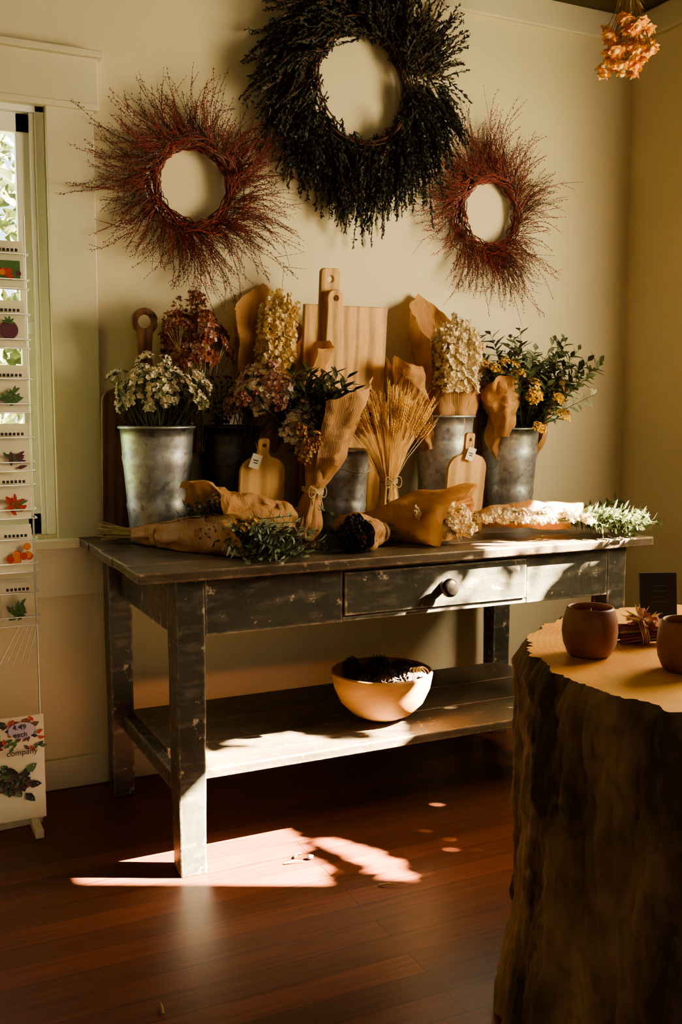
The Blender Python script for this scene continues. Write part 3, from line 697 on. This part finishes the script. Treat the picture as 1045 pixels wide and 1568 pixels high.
for i in range(4):
    c=V((1.49+.012*i,2.60,.435));mb.lathe([(.016+.002*i,-.003),(.020,0),(.016,.003),(.014,0),(.016,-.003)],c,'twine',16,axis=(.3,-.6,.8))
mb.obj('twine_loops',e,(1.49,2.6,.42))

# ------------------------------------------------------------------ stump table + items
SX,SY,SZ=1.59,1.36,.765
e=empty('tree_stump_table',(SX,SY,0))
def srad(a,z):
    v=noise.noise(V((math.cos(a)*1.3,math.sin(a)*1.3,z*.5)))*.045
    v+=noise.noise(V((math.cos(a)*7,math.sin(a)*7,z*3)))*.022+abs(noise.noise(V((math.cos(a)*18,math.sin(a)*18,z*9))))*.022-abs(noise.noise(V((math.cos(a)*34+5,math.sin(a)*34,z*24))))*.012
    fl=.035*max(0,(.35-z)/.35)**1.5-.02*max(0,(z-.72)/.045)
    return .475+v+fl
mb=MB();ns=420;nz_=150
for j in range(nz_+1):
    z=SZ*j/nz_
    for i in range(ns):
        a=2*PI*i/ns;r=srad(a,z);mb.v.append(V((SX+r*math.cos(a),SY+r*math.sin(a),z+.0)))
for j in range(nz_):
    for i in range(ns): mb.face((j*ns+i,j*ns+(i+1)%ns,(j+1)*ns+(i+1)%ns,(j+1)*ns+i),'bark',True)
mb.obj('bark_side',e,(SX,SY,0))
mb=MB();rings=12
for q in range(rings+1):
    for i in range(ns):
        a=2*PI*i/ns;r=srad(a,SZ)*(q/rings)*.999;mb.v.append(V((SX+r*math.cos(a),SY+r*math.sin(a),SZ+.001*noise.noise(V((r*5,a,0))))))
for q in range(rings):
    for i in range(ns): mb.face((q*ns+i,q*ns+(i+1)%ns,(q+1)*ns+(i+1)%ns,(q+1)*ns+i),'stump_top',True)
mb.obj('cut_top',e,(SX+.02,SY+.02,0))
def cup(x,y,s=1):
    e=empty('ceramic_candle_cup',(x,y,SZ+.001));mb=MB();z=SZ+.001
    pr=[(0,.003),(.034,.003),(.037,0),(.043,.006),(.051,.025),(.054,.048),(.052,.072),(.046,.092),(.044,.096),(.041,.095),(.042,.088),(.046,.07),(.047,.05),(.0,.05)]
    mb.lathe([(r*s,h*s) for r,h in pr],(x,y,z),'clay',48);mb.obj('cup_body',e,(x,y,z))
    mb=MB();mb.lathe([(0,.080*s),(.03*s,.081*s),(.0435*s,.0805*s),(.0435*s,.06*s)],(x,y,z),'wax',40);mb.tube([V((x,y,z+.079*s)),V((x+.002,y,z+.092*s))],.001,'twine',5);mb.obj('candle_wax',e,(x,y,z))
cup(1.258,1.51);cup(1.345,1.345,.98)
mb=MB();c=V((1.42,1.54,SZ+.022));d=V((.9,-.45,.1)).normalized();x,y=perp(d)
for i in range(60):
    a=U(0,6.28);q=math.sqrt(R())*.017;o=(x*math.cos(a)+y*math.sin(a))
    mb.tube([c-d*.05+o*q*1.3,c+o*q,c+d*.05+o*q*1.2],.0022,random.choice(['twig_red','floret_red','stem_dry']),4)
for i in range(26):
    p=c+V((G(.018),G(.016),.012+abs(G(.01))));mb.floret(p,V((G(1),G(1),1)),.012,random.choice(['floret_red','floret_pink']))
tie(mb,c,d,.022,'raffia',False)
for i in range(22):
    p=c+V((0,0,.02));dd=V((G(.6)+.2,G(.6),U(.1,.6))).normalized();mb.leaf(p,dd,U(.03,.05),.007,'raffia',curl=.4)
mb.obj('dried_flower_bundle',None,c)
e=empty('black_card_display',(1.585,1.675,SZ))
mb=MB();rot=Matrix.Rotation(-.35,3,'Z')@Matrix.Rotation(-.12,3,'X');mb.box((1.585,1.675,SZ+.058),(.043,.004,.056),'black_card',rot);bev(mb.obj('card',e,(1.585,1.675,SZ)),.0015)
mb=MB();mb.box((1.585,1.675,SZ+.005),(.035,.02,.004),'wood_oak',Matrix.Rotation(-.35,3,'Z'));
for k in range(4): mb.box(V((1.5835,1.6695,SZ+.05+k*.012)),(.018-.004*(k%2),.0003,.0006),'ink_grey',rot)
mb.obj('card_base',e,(1.585,1.675,SZ))

# ------------------------------------------------------------------ hanging flowers
mb=MB();c=V((2.26,2.6,2.40))
mb.tube([V((2.26,2.6,CZ)),V((2.26,2.6,2.62))],.0015,'twine',4)
for i in range(46):
    a=U(0,6.28);q=math.sqrt(R())*.085;p=c+V((q*math.cos(a),q*math.sin(a),U(-.075,.06)))
    mb.tube([V((2.26+G(.006),2.6+G(.006),2.64)),p.lerp(V((2.26,2.6,2.6)),.5),p],.0012,'stem_dry',3)
    dn=(p-V((2.26,2.6,2.55))).normalized()
    for kk in range(2):
        mb.floret(p,dn+V((G(.3),G(.3),G(.2))),U(.020,.027),'physalis',6)
    mb.blob(p+dn*.004,.013,'floret_straw' if i%3 else 'physalis',False,(1,1,1.2),dn)
for i in range(30):
    d=V((G(.25),G(.25),-1)).normalized();p=V((2.26,2.6,2.6));mb.leaf(p+d*U(0,.08),d,U(.04,.08),.014,'stem_dry')
stems(mb,(2.26,2.6,2.60),(0,0,1),.09,24,.006,.012)
tie(mb,(2.26,2.6,2.61),(0,0,1),.012,'twine',False)
mb.obj('hanging_dried_flowers',None,(2.26,2.6,CZ))

# ------------------------------------------------------------------ seed packet rack
e=empty('seed_packet_rack',(.31,2.97,0))
mb=MB();Y0=2.95
for x in(.205,.315,.43): mb.tube([V((x,Y0+.03,.02)),V((x,Y0+.03,1.78))],.0028,'wire',6)
mb.tube([V((.315,3.03,.01)),V((.315,3.03,1.8))],.006,'wire',8)
tops=[1.70,1.535,1.355,1.19,1.055,.90,.745]
for zt in tops:
    for dz in(0,-.10): mb.tube([V((.20,Y0-.012,zt-.03+dz*.7)),V((.435,Y0-.012,zt-.03+dz*.7)),V((.435,Y0+.03,zt-.03+dz*.7))],.0018,'wire',5)
    mb.tube([V((.20,Y0-.012,zt-.125)),V((.435,Y0-.012,zt-.125)),V((.435,Y0+.03,zt-.125))],.0018,'wire',5)
for k in range(5): mb.tube([V((.43-.012*k,Y0+.02,.62)),V((.40-.02*k,Y0+.03,.50))],.0015,'wire',5)
mb.obj('wire_frame',e,(.31,2.97,0))
mb=MB();mb.box((.33,3.0,.012),(.10,.014,.012),'card_cream',Matrix.Rotation(.1,3,'Z'));mb.box((.405,3.0,.012),(.012,.12,.012),'card_cream');bev(mb.obj('rack_feet',e,(.33,3,0)),.002)
inks=['ink_green','ink_plum','ink_green','ink_plum','ink_red','ink_orange','ink_green']
mb=MB()
for col,xc in enumerate((.375,.262)):
    for r_,zt in enumerate(tops):
        for layer in range(2):
            yy=Y0+.004+layer*.012;zz=zt+layer*.012
            rot=Matrix.Rotation(-.1+G(.02),3,'X');mb.box((xc,yy,zz-.065),(.046,.0012,.0625),'card_cream',rot)
        f=Y0-.0045
        ink=inks[(r_+col*2)%7]
        for k in range(6): mb.box((xc-.028+k*.011,f-.001,zt-.020),(.0035,.0004,.004),'ink_dark')
        mb.box((xc,f-.001,zt-.030),(.026,.0004,.0012),'ink_dark')
        if r_ in(1,):
            mb.disc((xc,f-.001,zt-.075),.026,ink,20,(0,-1,0))
            for k in range(9): mb.leaf(V((xc,f-.0025,zt-.055)),V((math.cos(k*.7),0,abs(math.sin(k*.7)))),.02,.008,'ink_green',nrm=V((0,-1,0)),curl=0)
        elif r_==0:
            mb.box((xc,f-.001,zt-.075),(.036,.0004,.026),'ink_green')
            for k in range(9): mb.disc((xc+G(.014),f-.002-k*.0001,zt-.08+G(.009)),.008,random.choice(['ink_red','ink_plum','ink_orange']),14,(0,-1,0))
        elif r_==5:
            for k in range(9): mb.disc((xc+G(.016),f-.001-k*.0001,zt-.078+G(.012)),.011,'ink_red' if k%2 else 'ink_orange',12,(0,-1,0))
        else:
            for k in range(22):
                a=U(-.3,PI+.3);mb.leaf(V((xc+G(.009),f-.002,zt-.09+G(.009))),V((math.cos(a),0,math.sin(a)*1.0)),U(.018,.032),.011,ink if k%4 else 'ink_green',nrm=V((0,-1,0)),curl=0)
mb.obj('seed_packets',e,(.31,2.95,1.2))
mb=MB();mb.b(.20,.432,2.928,2.932,.045,.355,'card_cream')
for k in range(170):
    x=U(.205,.42);z=U(.26,.345) if k%3 else U(.10,.2)
    if k%3==0:
        mb.leaf(V((.345+G(.018),2.926,.16+G(.014))),V((math.cos(k),0,math.sin(k))),U(.02,.05),.024,random.choice(['ink_plum','ink_dark','ink_green','ink_dark']),nrm=V((0,-1,0)),curl=0)
    else: mb.leaf(V((x,2.9265,z)),V((G(1),0,G(1))),.022,.01,random.choice(['ink_green','ink_dark','ink_red','ink_plum']),nrm=V((0,-1,0)),curl=0)
mb.disc((.37,2.924,.315),.038,'ink_lilac',28,(0,-1,0),.024)
mb.obj('rack_sign',e,(.31,2.93,.2))
for txt,x,z,s in(('4.49\neach',.345,.318,.022),('company',.325,.243,.024)):
    cu=bpy.data.curves.new('lettering','FONT');cu.body=txt;cu.size=s;cu.extrude=.0003;cu.materials.append(MATS['ink_dark'])
    o=bpy.data.objects.new('lettering',cu);COL.objects.link(o);o.location=(x,2.922,z);o.rotation_euler=(PI/2,0,0);par(o,e)

# ------------------------------------------------------------------ floor debris
mb=MB()
mb.blob((1.06,2.42,.007),.011,'debris',False,(1,.8,.6))
for a,b_ in (((.985,2.42),(1.04,2.405)),((1.16,2.20),(1.205,2.175)),((.50,1.90),(.505,1.94)),((1.02,2.44),(1.05,2.46))):
    mb.tube([V((a[0],a[1],.004)),V(((a[0]+b_[0])/2,(a[1]+b_[1])/2,.009)),V((b_[0],b_[1],.004))],.003,'stem_dry',5,.001)
mb.obj('dried_stem_debris')

# ------------------------------------------------------------------ lights
def area(name,loc,rot,sx,sy,pw,col):
    ld=bpy.data.lights.new(name,'AREA');ld.shape='RECTANGLE';ld.size=sx;ld.size_y=sy;ld.energy=pw;ld.color=col
    o=bpy.data.objects.new(name,ld);COL.objects.link(o);o.location=loc;o.rotation_euler=rot;return o
ld=bpy.data.lights.new('sun','SUN');ld.energy=480;ld.angle=math.radians(.6);ld.color=(1,.84,.57)
o=bpy.data.objects.new('sun',ld);COL.objects.link(o);o.rotation_euler=SL.to_track_quat('-Z','Y').to_euler();o.location=(6,0,5)
area('window_daylight_right',(XR-.03,1.72,1.68),(0,PI/2,0),.75,.82,76,(1,.84,.56))
area('fill_front',(.2,YF+.05,1.5),(PI/2,0,0),1.2,1.2,6,(.80,.88,1))  # added weak cool fill lamp; the front wall has no window
wd=bpy.data.worlds.new('sky');scene.world=wd;wd.use_nodes=True
bg=wd.node_tree.nodes['Background'];bg.inputs[0].default_value=(.75,.88,1,1);bg.inputs[1].default_value=3
try: scene.view_settings.look='AgX - Medium High Contrast'
except Exception as ex: print(ex)

# ------------------------------------------------------------------ camera
cd=bpy.data.cameras.new('camera');cam=bpy.data.objects.new('camera',cd);COL.objects.link(cam)
cd.sensor_fit='VERTICAL';cd.sensor_height=36;cd.lens=35;cd.clip_start=.05
cam.location=(0,0,1.25);cam.rotation_euler=(math.radians(83.9),0,math.radians(-25.5))
scene.camera=cam
